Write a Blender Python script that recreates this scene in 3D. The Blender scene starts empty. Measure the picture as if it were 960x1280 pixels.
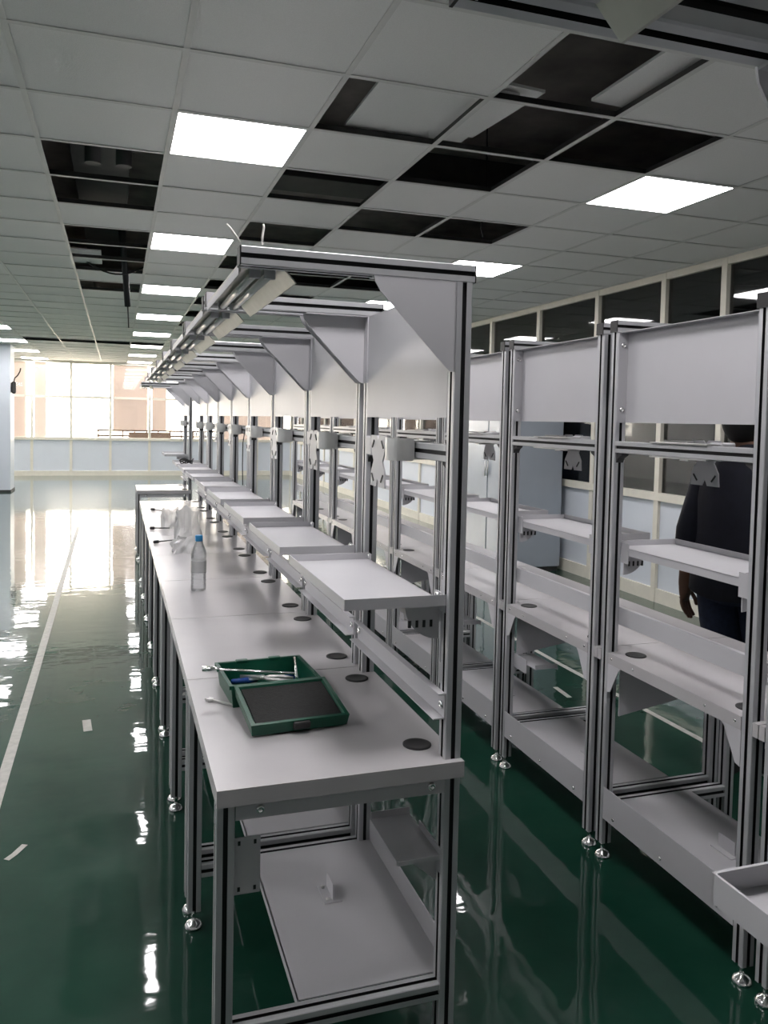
import bpy, bmesh, math, random
from mathutils import Vector, Matrix
random.seed(7)
S = bpy.context.scene
COL = S.collection
PI = math.pi

# ------------------------------------------------------------------ camera
FPX, YAW, PITCH, ROLL, CX, CY, CAMH = 994.31, .3161, -.0463, .0208, -9.48, -68.26, 1.53
fwd = Vector((math.sin(YAW)*math.cos(PITCH), math.cos(YAW)*math.cos(PITCH), math.sin(PITCH)))
rt = Vector((math.cos(YAW), -math.sin(YAW), 0)); upv = rt.cross(fwd)
R2 = rt*math.cos(ROLL) + upv*math.sin(ROLL); U2 = -rt*math.sin(ROLL) + upv*math.cos(ROLL)
cd = bpy.data.cameras.new('camera'); cam = bpy.data.objects.new('camera', cd); COL.objects.link(cam)
cd.sensor_fit = 'VERTICAL'; cd.sensor_height = 36; cd.lens = 36*FPX/1280
cd.shift_x = -CX/1280; cd.shift_y = CY/1280
cd.clip_start = .02; cd.clip_end = 300
m = Matrix((R2, U2, -fwd)).transposed().to_4x4(); m.translation = (0, 0, CAMH)
cam.matrix_world = m
S.camera = cam
def at(x, y, ax, v):          # photo pixel -> point on the plane {axis = v}
    d = R2*((x-480-CX)/FPX) - U2*((y-640-CY)/FPX) + fwd
    o = Vector((0, 0, CAMH)); t = (v-o[ax])/d[ax]
    return o + d*t

# ------------------------------------------------------------------ world, exposure
S.view_settings.view_transform = 'Standard'; S.view_settings.look = 'None'
S.view_settings.gamma = 1; S.view_settings.use_curve_mapping = False
S.view_settings.exposure = 1.1
W = bpy.data.worlds.new('sky'); S.world = W; W.use_nodes = True
bg = W.node_tree.nodes['Background']; bg.inputs[0].default_value = (1, .90, .76, 1); bg.inputs[1].default_value = 7.8
PANEL_LIGHT = 12.0

# ------------------------------------------------------------------ materials
MATS = {}
def mat(name, col, rough=.5, metal=0, var=.04, vscale=12, bump=0, bscale=40, coat=0, spec=.5, trans=0, alpha=1, stretch=None, ior=1.45):
    m = bpy.data.materials.new(name); m.use_nodes = True; nt = m.node_tree; N = nt.nodes; L = nt.links
    b = N['Principled BSDF']; b.inputs['Roughness'].default_value = rough; b.inputs['Metallic'].default_value = metal
    b.inputs['Specular IOR Level'].default_value = spec; b.inputs['Coat Weight'].default_value = coat
    b.inputs['Transmission Weight'].default_value = trans; b.inputs['Alpha'].default_value = alpha; b.inputs['IOR'].default_value = ior
    tc = N.new('ShaderNodeTexCoord'); mp = N.new('ShaderNodeMapping')
    L.new(tc.outputs['Object'], mp.inputs[0])
    if stretch: mp.inputs['Scale'].default_value = stretch
    nz = N.new('ShaderNodeTexNoise'); nz.inputs['Scale'].default_value = vscale; nz.inputs['Detail'].default_value = 4
    L.new(mp.outputs[0], nz.inputs['Vector'])
    rp = N.new('ShaderNodeValToRGB'); rp.color_ramp.elements[0].position = .3; rp.color_ramp.elements[1].position = .7
    lo = [max(0, c*(1-var)) for c in col]; hi = [min(1, c*(1+var)) for c in col]
    rp.color_ramp.elements[0].color = (*lo, 1); rp.color_ramp.elements[1].color = (*hi, 1)
    L.new(nz.outputs['Fac'], rp.inputs[0]); L.new(rp.outputs[0], b.inputs['Base Color'])
    if bump:
        n2 = N.new('ShaderNodeTexNoise'); n2.inputs['Scale'].default_value = bscale; n2.inputs['Detail'].default_value = 3
        L.new(mp.outputs[0], n2.inputs['Vector'])
        bp = N.new('ShaderNodeBump'); bp.inputs['Strength'].default_value = bump; bp.inputs['Distance'].default_value = .01
        L.new(n2.outputs['Fac'], bp.inputs['Height']); L.new(bp.outputs[0], b.inputs['Normal'])
    MATS[name] = m
    return m
def emis(name, col, s):
    m = bpy.data.materials.new(name); m.use_nodes = True; nt = m.node_tree
    b = nt.nodes['Principled BSDF']; b.inputs['Base Color'].default_value = (.8, .8, .8, 1)
    b.inputs['Emission Color'].default_value = (*col, 1); b.inputs['Emission Strength'].default_value = s
    MATS[name] = m; return m
def glassy(name, tint, refl=.6, base=.03, milk=0.):
    m = bpy.data.materials.new(name); m.use_nodes = True; nt = m.node_tree; N = nt.nodes; L = nt.links
    N.remove(N['Principled BSDF']); out = N['Material Output']
    tr = N.new('ShaderNodeBsdfTransparent'); tr.inputs[0].default_value = (*tint, 1)
    gl = N.new('ShaderNodeBsdfGlossy'); gl.inputs['Roughness'].default_value = .03 if not milk else .25
    fr = N.new('ShaderNodeFresnel'); fr.inputs['IOR'].default_value = 1.45
    mu = N.new('ShaderNodeMath'); mu.operation = 'MULTIPLY_ADD'; mu.inputs[1].default_value = refl; mu.inputs[2].default_value = base
    L.new(fr.outputs[0], mu.inputs[0])
    mx = N.new('ShaderNodeMixShader'); L.new(mu.outputs[0], mx.inputs[0])
    if milk:
        df = N.new('ShaderNodeBsdfDiffuse'); df.inputs[0].default_value = (.8, .8, .8, 1)
        m0 = N.new('ShaderNodeMixShader'); m0.inputs[0].default_value = milk
        L.new(tr.outputs[0], m0.inputs[1]); L.new(df.outputs[0], m0.inputs[2]); L.new(m0.outputs[0], mx.inputs[1])
    else:
        L.new(tr.outputs[0], mx.inputs[1])
    L.new(gl.outputs[0], mx.inputs[2]); L.new(mx.outputs[0], out.inputs[0])
    MATS[name] = m; return m
mat('alu', (.50, .505, .525), .38, .35, .03, 30, stretch=(1, 1, .05))
mat('slot', (.006, .006, .007), .55)
mat('white', (.50, .495, .52), .42, 0, .02, 6)
mat('table', (.47, .455, .465), .27, 0, .025, 5)
mat('steel', (.58, .58, .57), .38, .8, .08, 14)
mat('galv', (.50, .485, .45), .45, .55, .1, 18)
mat('chrome', (.8, .8, .8), .12, 1)
mat('black', (.012, .012, .013), .5)
mat('rubber', (.025, .025, .026), .62, 0, .15, 60)
mat('tube', (.82, .82, .80), .15)
mat('wallpaint', (.72, .73, .75), .6)
mat('cream', (.74, .71, .62), .5)
mat('bluepanel', (.66, .70, .76), .5, 0, .02, 3)
mat('tile', (.80, .80, .785), .85, 0, .04, 220, .25, 300)
mat('tbar', (.66, .66, .64), .5)
mat('deck', (.36, .33, .31), .8, 0, .3, 3, .4, 12)
mat('duct', (.045, .044, .044), .5, .2, .2, 8)
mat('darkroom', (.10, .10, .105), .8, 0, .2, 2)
mat('column', (.60, .64, .70), .45, 0, .03, 2)
mat('cabinet', (.36, .40, .45), .3, .1, .06, 2.5)
mat('tape', (.42, .42, .39), .6, 0, .12, 30)
mat('greenbox', (.004, .075, .042), .38, 0, .1, 30)
mat('foam', (.012, .012, .012), .8, 0, .3, 90, .3, 300)
mat('bluecap', (.02, .22, .48), .35)
mat('bluetool', (.02, .07, .30), .4)
mat('skin', (.13, .065, .04), .55)
mat('shirt', (.004, .005, .012), .85, 0, .2, 30)
mat('jeans', (.008, .014, .035), .85, 0, .25, 60)
mat('hair', (.004, .004, .004), .6)
mat('shoe', (.02, .02, .02), .5)
mat('wire', (.75, .72, .68), .4)
mat('brick', (.045, .03, .022), .8)
mat('bluecrate', (.05, .16, .42), .5)
mat('greyconc', (.30, .29, .27), .8, 0, .1, 4)
mat('outdoor', (.55, .52, .48), .9)
emis('ledpanel', (1, .965, .975), PANEL_LIGHT)
glassy('glass', (.97, .97, .97))
glassy('darkglass', (.55, .56, .57), .9, .05)
glassy('plastic', (.93, .94, .95), .8, .06, .10)
glassy('bagfilm', (.90, .90, .90), .7, .08, .45)
# translucent blind
bm_ = bpy.data.materials.new('blind'); bm_.use_nodes = True; nt = bm_.node_tree; nt.nodes.remove(nt.nodes['Principled BSDF'])
df = nt.nodes.new('ShaderNodeBsdfDiffuse'); tl = nt.nodes.new('ShaderNodeBsdfTranslucent'); mx = nt.nodes.new('ShaderNodeMixShader')
df.inputs[0].default_value = (.6, .5, .42, 1); tl.inputs[0].default_value = (.41, .385, .385, 1); mx.inputs[0].default_value = .6
wv = nt.nodes.new('ShaderNodeTexNoise'); wv.inputs['Scale'].default_value = 2
nt.links.new(df.outputs[0], mx.inputs[1]); nt.links.new(tl.outputs[0], mx.inputs[2]); nt.links.new(mx.outputs[0], nt.nodes['Material Output'].inputs[0])
MATS['blind'] = bm_
# glossy wavy green epoxy floor
def floor_mat():
    m = bpy.data.materials.new('green_epoxy'); m.use_nodes = True; nt = m.node_tree; N = nt.nodes; L = nt.links
    b = N['Principled BSDF']
    tc = N.new('ShaderNodeTexCoord')
    n1 = N.new('ShaderNodeTexNoise'); n1.inputs['Scale'].default_value = 1.7; n1.inputs['Detail'].default_value = 7; n1.inputs['Roughness'].default_value = .62
    L.new(tc.outputs['Object'], n1.inputs['Vector'])
    rp = N.new('ShaderNodeValToRGB'); e = rp.color_ramp.elements
    e[0].position = .32; e[0].color = (.0045, .034, .0215, 1); e[1].position = .72; e[1].color = (.014, .060, .039, 1)
    L.new(n1.outputs['Fac'], rp.inputs[0]); L.new(rp.outputs[0], b.inputs['Base Color'])
    n2 = N.new('ShaderNodeTexNoise'); n2.inputs['Scale'].default_value = 5; n2.inputs['Detail'].default_value = 3
    L.new(tc.outputs['Object'], n2.inputs['Vector'])
    rr = N.new('ShaderNodeMapRange'); rr.inputs['To Min'].default_value = .26; rr.inputs['To Max'].default_value = .42
    L.new(n2.outputs['Fac'], rr.inputs[0]); L.new(rr.outputs[0], b.inputs['Roughness'])
    n3 = N.new('ShaderNodeTexNoise'); n3.inputs['Scale'].default_value = 6.5; n3.inputs['Detail'].default_value = 2.5
    mp3 = N.new('ShaderNodeMapping'); mp3.inputs['Scale'].default_value = (.7, 1.3, 1); L.new(tc.outputs['Object'], mp3.inputs[0]); L.new(mp3.outputs[0], n3.inputs['Vector'])
    bp = N.new('ShaderNodeBump'); bp.inputs['Strength'].default_value = .45; bp.inputs['Distance'].default_value = .003
    L.new(n3.outputs['Fac'], bp.inputs['Height']); L.new(bp.outputs[0], b.inputs['Normal'])
    b.inputs['Specular IOR Level'].default_value = .04
    b.inputs['Coat Weight'].default_value = 1; b.inputs['Coat Roughness'].default_value = .035; b.inputs['Coat IOR'].default_value = 1.5
    L.new(bp.outputs[0], b.inputs['Coat Normal'])
    MATS['floor'] = m
floor_mat()

# ------------------------------------------------------------------ mesh helpers
class MB:
    def __init__(s): s.v = []; s.f = []; s.m = []; s.s = []
    def face(s, idx, mi=0, sm=False): s.f.append(idx); s.m.append(mi); s.s.append(sm)
    def box(s, a, b, mi=0, c=0):
        x0, y0, z0 = [min(p, q) for p, q in zip(a, b)]; x1, y1, z1 = [max(p, q) for p, q in zip(a, b)]
        k = len(s.v)
        if c:   # chamfered in plan and at top
            c = min(c, (x1-x0)*.45, (y1-y0)*.45, (z1-z0)*.45)
            def ring(z, i): return [(x0+i, y0+c, z), (x0+c, y0+i, z), (x1-c, y0+i, z), (x1-i, y0+c, z), (x1-i, y1-c, z), (x1-c, y1-i, z), (x0+c, y1-i, z), (x0+i, y1-c, z)]
            rings = [ring(z0, c*.9), ring(z0+c, 0), ring(z1-c, 0), ring(z1, c*.9)]
            for r in rings: s.v += r
            for r in range(3):
                for i in range(8):
                    j = (i+1) % 8
                    s.face((k+r*8+i, k+r*8+j, k+r*8+8+j, k+r*8+8+i), mi)
            s.face(tuple(k+7-i for i in range(8)), mi); s.face(tuple(k+24+i for i in range(8)), mi)
            return s
        s.v += [(x0, y0, z0), (x1, y0, z0), (x1, y1, z0), (x0, y1, z0), (x0, y0, z1), (x1, y0, z1), (x1, y1, z1), (x0, y1, z1)]
        for q in ((3, 2, 1, 0), (4, 5, 6, 7), (0, 1, 5, 4), (1, 2, 6, 5), (2, 3, 7, 6), (3, 0, 4, 7)):
            s.face(tuple(k+i for i in q), mi)
        return s
    def prism(s, poly, axis, a, b, mi=0):
        """extrude 2-D polygon along axis 0/1/2 from a to b (poly = remaining axes in xyz order)"""
        k = len(s.v); n = len(poly)
        for t in (a, b):
            for p in poly:
                q = list(p); q.insert(axis, t); s.v.append(tuple(q))
        for i in range(n):
            j = (i+1) % n
            s.face((k+i, k+j, k+n+j, k+n+i), mi)
        s.face(tuple(k+n-1-i for i in range(n)), mi); s.face(tuple(k+n+i for i in range(n)), mi)
        return s
    def profile(s, p0, axis, length, w=.04, capmat=0):
        """slotted aluminium extrusion centred on p0, running along axis"""
        h = w/2; g = w*.13; d = w*.16; c = w*.05
        side = [(-h+c, -h), (-g, -h), (-g, -h+d), (g, -h+d), (g, -h), (h-c, -h)]
        pts = []; slot = []
        for r in range(4):
            for i, (a, b) in enumerate(side):
                for _ in range(r): a, b = -b, a
                pts.append((a, b)); slot.append(i in (1, 2, 3))
        k = len(s.v); n = len(pts)
        o = [i for i in range(3) if i != axis]
        for t in (0, length):
            for a, b in pts:
                q = [0, 0, 0]; q[axis] = p0[axis]+t; q[o[0]] = p0[o[0]]+a; q[o[1]] = p0[o[1]]+b; s.v.append(tuple(q))
        for i in range(n):
            j = (i+1) % n
            s.face((k+i, k+j, k+n+j, k+n+i), 1 if slot[i] else 0)
        s.face(tuple(k+n-1-i for i in range(n)), capmat); s.face(tuple(k+n+i for i in range(n)), capmat)
        return s
    def tube(s, pts, r, n=10, mi=0, caps=True):
        pts = [Vector(p) for p in pts]; rs = r if isinstance(r, (list, tuple)) else [r]*len(pts)
        k = len(s.v); prev = None
        for i, p in enumerate(pts):
            d = (pts[min(i+1, len(pts)-1)] - pts[max(i-1, 0)]).normalized()
            if prev is None:
                a = d.orthogonal().normalized()
            else:
                a = (prev - d*prev.dot(d))
                a = a.normalized() if a.length > 1e-6 else d.orthogonal().normalized()
            prev = a; b = d.cross(a)
            for q in range(n):
                t = 2*PI*q/n
                s.v.append(tuple(p + (a*math.cos(t) + b*math.sin(t))*rs[i]))
        for i in range(len(pts)-1):
            for q in range(n):
                q2 = (q+1) % n
                s.face((k+i*n+q, k+i*n+q2, k+i*n+n+q2, k+i*n+n+q), mi, True)
        if caps:
            s.face(tuple(k+n-1-q for q in range(n)), mi); e = k+(len(pts)-1)*n; s.face(tuple(e+q for q in range(n)), mi)
        return s
    def lathe(s, prof, c=(0, 0, 0), n=20, mi=0):
        k = len(s.v); P = len(prof)
        for r, z in prof:
            for q in range(n):
                t = 2*PI*q/n; s.v.append((c[0]+r*math.cos(t), c[1]+r*math.sin(t), c[2]+z))
        for i in range(P-1):
            for q in range(n):
                q2 = (q+1) % n
                s.face((k+i*n+q, k+i*n+q2, k+i*n+n+q2, k+i*n+n+q), mi, True)
        s.face(tuple(k+n-1-q for q in range(n)), mi); s.face(tuple(k+(P-1)*n+q for q in range(n)), mi)
        return s
    def xform(s, M, start=0):
        for i in range(start, len(s.v)): s.v[i] = tuple(M @ Vector(s.v[i]))
        return s
    def mesh(s, name, mats):
        me = bpy.data.meshes.new(name); me.from_pydata(s.v, [], s.f)
        for m in (mats if isinstance(mats, (list, tuple)) else [mats]): me.materials.append(MATS[m])
        me.polygons.foreach_set('material_index', s.m); me.polygons.foreach_set('use_smooth', s.s)
        b = bmesh.new(); b.from_mesh(me); bmesh.ops.recalc_face_normals(b, faces=b.faces); b.to_mesh(me); b.free()
        me.update(); return me
    def obj(s, name, mats, parent=None, loc=None):
        return link(name, s.mesh(name, mats), parent, loc)
def link(name, me, parent=None, loc=None):
    o = bpy.data.objects.new(name, me); COL.objects.link(o)
    if parent: o.parent = parent
    if loc: o.location = loc
    return o
def thing(name, label, cat, loc=(0, 0, 0), rz=0, group=None):
    o = bpy.data.objects.new(name, None); COL.objects.link(o); o.location = loc; o.rotation_euler = (0, 0, rz); o.empty_display_size = .1
    return tag(o, label, cat, group)
def tag(o, label, cat, group=None):
    o['label'] = label; o['category'] = cat
    if group: o['group'] = group
    return o
def struct(o): o['kind'] = 'structure'; return o
def box_obj(name, a, b, m, parent=None, c=0):
    c0 = [(p+q)/2 for p, q in zip(a, b)]; c0[2] = min(a[2], b[2])
    if parent: c0 = [0, 0, 0]
    M = MB(); M.box([p-q for p, q in zip(a, c0)], [p-q for p, q in zip(b, c0)], c=c)
    return M.obj(name, m, parent, c0)
ORD = ['first', 'second', 'third', 'fourth', 'fifth', 'sixth', 'seventh', 'eighth', 'ninth', 'tenth', 'eleventh', 'twelfth']

# ------------------------------------------------------------------ room shell
HC = 2.849; XL_, XR_, YB, YF = -5.6, 4.5, -3.4, 21.2
GX, GY = .2309, 2.9996
fl = MB(); fl.box((XL_-.2, YB-.2, -.1), (10.0, YF+.1, 0)); struct(fl.obj('floor', 'floor'))
struct(box_obj('wall_left', (XL_-.15, YB, 0), (XL_, YF, 3.9), 'wallpaint'))
struct(box_obj('wall_back', (XL_, YB-.15, 0), (10.0, YB, 3.9), 'wallpaint'))
struct(box_obj('ceiling_slab', (XL_-.2, YB-.2, 3.75), (10.0, YF+.1, 3.9), 'deck'))

# glazed partitions: blue wainscot panels, cream frame, panes
def partition(name, posts, frame, to_world, h, pane_mat, sill=.92, transom=1.96, base=.12, w=.06, dpt=.07):
    """posts: coordinates along the wall; to_world(t, n, z): along, normal, up"""
    def bx(a, b):
        M = MB(); M.box(to_world(*a), to_world(*b)); return M
    root = MB(); lo, hi = posts[0], posts[-1]
    root.box(to_world(lo, -dpt/2, 0), to_world(hi, dpt/2, base)); root.box(to_world(lo, -dpt/2, h-.06), to_world(hi, dpt/2, h))
    root.box(to_world(lo, -dpt/2-.012, sill-.035), to_world(hi, dpt/2+.012, sill+.035)); root.box(to_world(lo, -dpt/2, transom-.03), to_world(hi, dpt/2, transom+.03))
    r = struct(root.obj(name, frame))
    for t in posts: bx((t-w/2, -dpt/2-.004, 0), (t+w/2, dpt/2+.004, h)).obj('mullion', frame, r)
    for a, b in zip(posts[:-1], posts[1:]):
        bx((a+w/2, -.012, base), (b-w/2, .012, sill-.035)).obj('panel', 'bluepanel', r)
        for z0, z1 in ((sill+.035, transom-.03), (transom+.03, h-.06)):
            bx((a+w/2, -.003, z0), (b-w/2, .003, z1)).obj('pane', pane_mat, r)
    return r
farposts = [XL_] + [-1.98-.93*k for k in (3, 2, 1)] + [-1.98, -1.08, -.15, .80, 1.72, 2.64, 3.56, XR_]
partition('wall_far', farposts, 'cream', lambda t, n, z: (t, YF+n, z), HC, 'glass')
struct(box_obj('wall_far_header', (XL_, YF-.05, HC), (10.0, YF+.05, 3.9), 'wallpaint'))
rposts = [YB, -1.9, -.6, .6, 1.8, 2.95, 4.1, 5.08, 5.80, 6.80, 7.94, 9.12, 10.3, 11.5, 12.7, 13.9, 15.1, 16.3, 17.5, 18.7, 19.9, YF]
partition('wall_right', rposts, 'cream', lambda t, n, z: (XR_+n, t, z), HC, 'darkglass')
struct(box_obj('wall_right_header', (XR_-.05, YB, HC), (XR_+.05, YF, 3.9), 'wallpaint'))
# neighbouring room behind the right glazing
nr = MB()
wy0, wy1 = 11.9, 13.6
nr.box((8.6, YB, 0), (8.75, wy0, 3.75)); nr.box((8.6, wy1, 0), (8.75, YF, 3.75)); nr.box((8.6, wy0, 0), (8.75, wy1, 1.35)); nr.box((8.6, wy0, 2.3), (8.75, wy1, 3.75))
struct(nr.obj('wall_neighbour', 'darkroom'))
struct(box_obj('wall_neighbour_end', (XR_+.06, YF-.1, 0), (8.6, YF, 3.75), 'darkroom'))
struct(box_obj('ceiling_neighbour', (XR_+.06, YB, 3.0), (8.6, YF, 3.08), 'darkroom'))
struct(box_obj('pillar_neighbour', (5.35, 6.75, 0), (5.75, 7.2, 3.0), 'greyconc'))
for k, (x, y, z, mt, lb) in enumerate(((6.3, 9.6, 0, 'bluecrate', 'blue storage bin behind the glass partition, beside the grey pillar'), (6.9, 10.4, 0, 'bluecrate', 'taller blue storage bin behind the glass partition, further back'))):
    M = MB(); hh = 1.25+.25*k
    M.box((-.3, -.3, 0), (.3, .3, hh), 0, .03); M.box((-.33, -.33, hh), (.33, .33, hh+.05), 0, .02)
    tag(M.obj('storage_bin', mt, None, (x, y, z)), lb, 'bin')

# white column at far left with grey wall box
pc = at(13, 615, 2, 0)
cxr, cyn = pc.x, pc.y
M = MB(); M.box((cxr-.62, cyn, 0), (cxr, cyn+.6, HC)); co = struct(M.obj('pillar', 'column'))
MB().box((cxr-.63, cyn-.012, 0), (cxr+.012, cyn+.612, .04)).obj('baseboard', 'duct', co)
jb = thing('wall_socket_box', 'grey box with loose cable on the side of the white column', 'socket', (cxr, cyn+.12, 0))
zb = at(11, 492, 1, cyn+.1).z
MB().box((.005, -.07, zb), (.09, .07, zb+.24), c=.03).obj('box', 'duct', jb)
MB().tube([(.05, 0, zb+.23), (.06, 0, zb+.30), (.12, -.01, zb+.36), (.16, -.01, zb+.44), (.17, -.01, zb+.5)], .012, 8).obj('cable', 'black', jb)

# outside: railing, blinds, ground
for a, b, z0, z1, lb in ((-2.55, -2.12, .94, 2.8, 'peach translucent blind behind the pane beside the white column'), (-1.93, -1.66, .94, 2.8, 'narrow peach blind behind the second pane from the column'),
                     (-.09, .75, 1.16, 2.8, 'wide peach blind filling the pane left of the bench row'), (.86, 1.22, 1.16, 2.8, 'peach blind behind the pane above the far end of the bench row'),
                     (2.7, 4.3, .94, 2.8, 'peach blind behind the far right-hand panes')):
    M = MB(); M.box((a-(a+b)/2, -.004, z0), (b-(a+b)/2, .004, z1)); o = thing('roller_blind', lb, 'blind', ((a+b)/2, YF+.062, 0), 0, 'blinds on the far windows')
    M.obj('sheet', 'blind', o); MB().tube([(a-(a+b)/2, 0, z1), (b-(a+b)/2, 0, z1)], .025, 10).obj('roller', 'cream', o)
rl = thing('balcony_railing', 'brown balcony railing outside the far windows', 'railing', (1.2, YF+1.0, 0))
for z in (.96, 1.10): MB().box((-1.7, -.03, z), (1.7, .03, z+.05)).obj('rail', 'brick', rl)
for k in range(12): MB().box((-1.68+k*.305, -.02, 0), (-1.64+k*.305, .02, 1.12)).obj('baluster', 'brick', rl)
MB().box((-.9, -.05, .3), (.2, -.03, 1.09)).obj('infill_panel', 'brick', rl)
struct(box_obj('ground_outside', (-30, YF+.1, -.15), (30, YF+40, -.05), 'outdoor'))

# ------------------------------------------------------------------ suspended ceiling
i0, i1 = math.floor((XL_-GX)/.6), math.ceil((XR_-GX)/.6); j0, j1 = math.floor((YB-GY)/.6), math.ceil((YF-GY)/.6)
holes = {(-1, 2), (-1, 3), (-1, 5), (-1, 6), (-1, 7), (-1, 9), (1, 0), (1, 2), (1, 4), (2, 1), (2, 0), (2, -1), (3, 0), (2, 3), (3, 3), (1, 6), (1, 8), (1, 10), (2, 6), (2, 7), (3, 6), (3, 7), (1, 12), (1, 14),
         (2, 9), (3, 10), (-3, 20), (-2, 20), (-1, 20), (0, 20)}
lights = {(i, j) for i in range(-8, 5, 4) for j in range(-3, 30, 4)}
root = MB(); root.box((XL_, YB, HC-.004), (XL_+.02, YF, HC+.02)); root.box((XR_-.06, YB, HC-.004), (XR_-.04, YF, HC+.02))
CE = struct(root.obj('ceiling', 'tbar'))
def runner_mesh(length, axis):
    M = MB(); a = [0, 0, 0]; b = [0, 0, 0]; o = 1-axis
    a[axis], b[axis] = 0, length; a[o], b[o] = -.012, .012; a[2], b[2] = -.003, .0; M.box(a, b)
    a[o], b[o] = -.002, .002; a[2], b[2] = 0, .028; M.box(a, b, 1)
    return M
rm = runner_mesh(YF-YB, 1).mesh('main_runner', ['tbar', 'duct'])
for i in range(i0+1, i1): 
    x = GX+.6*i
    if XL_ < x < XR_: link('main_runner', rm, CE, (x, YB, HC))
cm = runner_mesh(XR_-XL_, 0).mesh('cross_tee', ['tbar', 'duct'])
for j in range(j0+1, j1):
    y = GY+.6*j
    if YB < y < YF: link('cross_tee', cm, CE, (XL_, y, HC-.0005))
def proj(p):
    d = Vector(p)-Vector((0, 0, CAMH)); z = d.dot(fwd)
    return (480+CX+FPX*d.dot(R2)/z, 640+CY-FPX*d.dot(U2)/z, z)
cells = []
for i in range(i0, i1):
    for j in range(j0, j1):
        if (i, j) in holes or (i, j) in lights: continue
        x0, x1 = max(GX+.6*i, XL_), min(GX+.6*i+.6, XR_); y0, y1 = max(GY+.6*j, YB), min(GY+.6*j+.6, YF)
        if x1-x0 < .05 or y1-y0 < .05: continue
        px, py, z = proj(((x0+x1)/2, (y0+y1)/2, HC))
        vis = z > .3 and -150 < px < 1100 and -150 < py
        cells.append((0 if vis else 1, z if vis else 0, i, j, x0, x1, y0, y1))
cells.sort()
tm = MB().box((-.296, -.296, .001), (.296, .296, .014)).mesh('ceiling_tile', 'tile')
rest = MB(); nt_ = 0
for vis, z, i, j, x0, x1, y0, y1 in cells:
    full = x1-x0 > .599 and y1-y0 > .599
    if vis == 0 and nt_ < 290 and full:
        o = link('tile', tm, CE, (GX+.6*i+.3, GY+.6*j+.3, HC+random.uniform(0, .0015))); nt_ += 1
        o.rotation_euler = (random.uniform(-.002, .002), random.uniform(-.002, .002), 0)
    else:
        rest.box((x0+.004, y0+.004, HC+.001), (x1-.004, y1-.004, HC+.014))
ro = rest.obj('tile_field', 'tile', CE); ro['kind'] = 'stuff'
# displaced tiles lying on the grid in open cells
def loose(i, j, dx, dy, rx=0, ry=0, rz=0, dz=.04):
    o = link('tile', tm, CE, (GX+.6*i+.3+dx, GY+.6*j+.3+dy, HC+dz)); o.rotation_euler = (rx, ry, rz)
loose(1, 0, .16, .03, dz=.040)
loose(2, -1, .47, .0, dz=.042, ry=.03)
loose(2, 0, -.36, -.02, dz=.062, rz=.10)
loose(-1, 7, -.36, -.1, dz=.042)
# lights
def row_name(i): return {-8: 'in leftmost row', -4: 'over left aisle', 0: 'over left workbenches', 4: 'over right workbenches'}[i]
def light_label(i, j):
    k = (j-1)//4
    return 'lit square ceiling panel %s, %s' % (row_name(i), ORD[k]+' ahead of the camera' if k >= 0 else ('just behind the camera' if k == -1 else 'farthest behind the camera'))
fr = MB()
for a, b in (((-.297, -.297), (.297, -.283)), ((-.297, .283), (.297, .297)), ((-.297, -.283), (-.283, .283)), ((.283, -.283), (.297, .283))): fr.box((*a, -.004), (*b, .02))
frm = fr.mesh('light_frame', 'tbar'); hsm = MB().box((-.283, -.283, .0125), (.283, .283, .030)).mesh('light_housing', 'galv'); dfm = MB().box((-.284, -.284, -.002), (.284, .284, .012)).mesh('light_diffuser', 'ledpanel')
for i in (-8, -4, 0, 4):
    for k, j in enumerate(sorted(jj for ii, jj in lights if ii == i)):
        t = thing('ceiling_light', light_label(i, j), 'light', (GX+.6*i+.3, GY+.6*j+.3, HC), 0, 'LED ceiling panels')
        link('frame', frm, t); link('diffuser', dfm, t); link('housing', hsm, t)
# services in the void
def pipe(label, pts, r, m='duct', name='pipe', cat='pipe', grp=None):
    o = tag(MB().tube(pts, r, 12).obj(name, m), label, cat, grp); return o
for k, dx in enumerate((-.07, .10)):
    t = thing('vertical_pipe', ('left' if k == 0 else 'right') + ' one of two grey pipes in the ceiling opening at left', 'pipe', (GX-.6+.3+dx, GY+.6*3.2, HC+.12), 0, 'pipes above the ceiling')
    MB().tube([(0, 0, 0), (0, 0, .78)], .045, 14).obj('pipe_body', 'duct', t); MB().tube([(0, 0, .30), (0, 0, .36)], .055, 14).obj('coupling', 'duct', t)
    MB().box((-.06, -.06, .1), (.06, .06, .115)).obj('clamp', 'duct', t)
def hung(name, label, cat, a, b, loc, m, along):
    t = thing(name, label, cat, loc)
    MB().box(a, b, c=.006).obj('run', m, t)
    top = 3.75-loc[2]
    for u in (-.7, .7):
        p = [0, 0]; p[along] = (a[along]+b[along])/2+u*(b[along]-a[along])/2
        MB().tube([(p[0], p[1], b[2]-.005), (p[0], p[1], top+.002)], .006, 6).obj('hanger_rod', 'duct', t)
hung('cable_tray', 'thin grey support rail crossing the ceiling opening', 'rail', (-.28, -.02, 0), (.28, .02, .04), (GX-.3, GY+.6*2.6, HC+.25), 'duct', 0)
hung('air_duct', 'dark grey air duct above the open ceiling tiles', 'duct', (-1.8, -.2, 0), (1.8, .2, .3), (2.4, GY+.6*5, HC+.45), 'duct', 0)
hung('air_duct', 'dark duct above the row of open tiles on the left', 'duct', (-.2, -5, 0), (.2, 5, .3), (GX-.35, GY+.6*13, HC+.5), 'duct', 1)
hb = GX-.6+.42; hy = GY+.6*8.1
t = thing('hanging_conduit', 'black conduit hanging with a wire from the open ceiling on the left', 'conduit', (hb, hy, 0))
MB().tube([(-.02, -.5, HC+.3), (0, -.3, HC+.12), (.02, -.1, HC-.05), (.04, 0, HC-.30)], .028, 10).obj('conduit', 'black', t)
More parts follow.
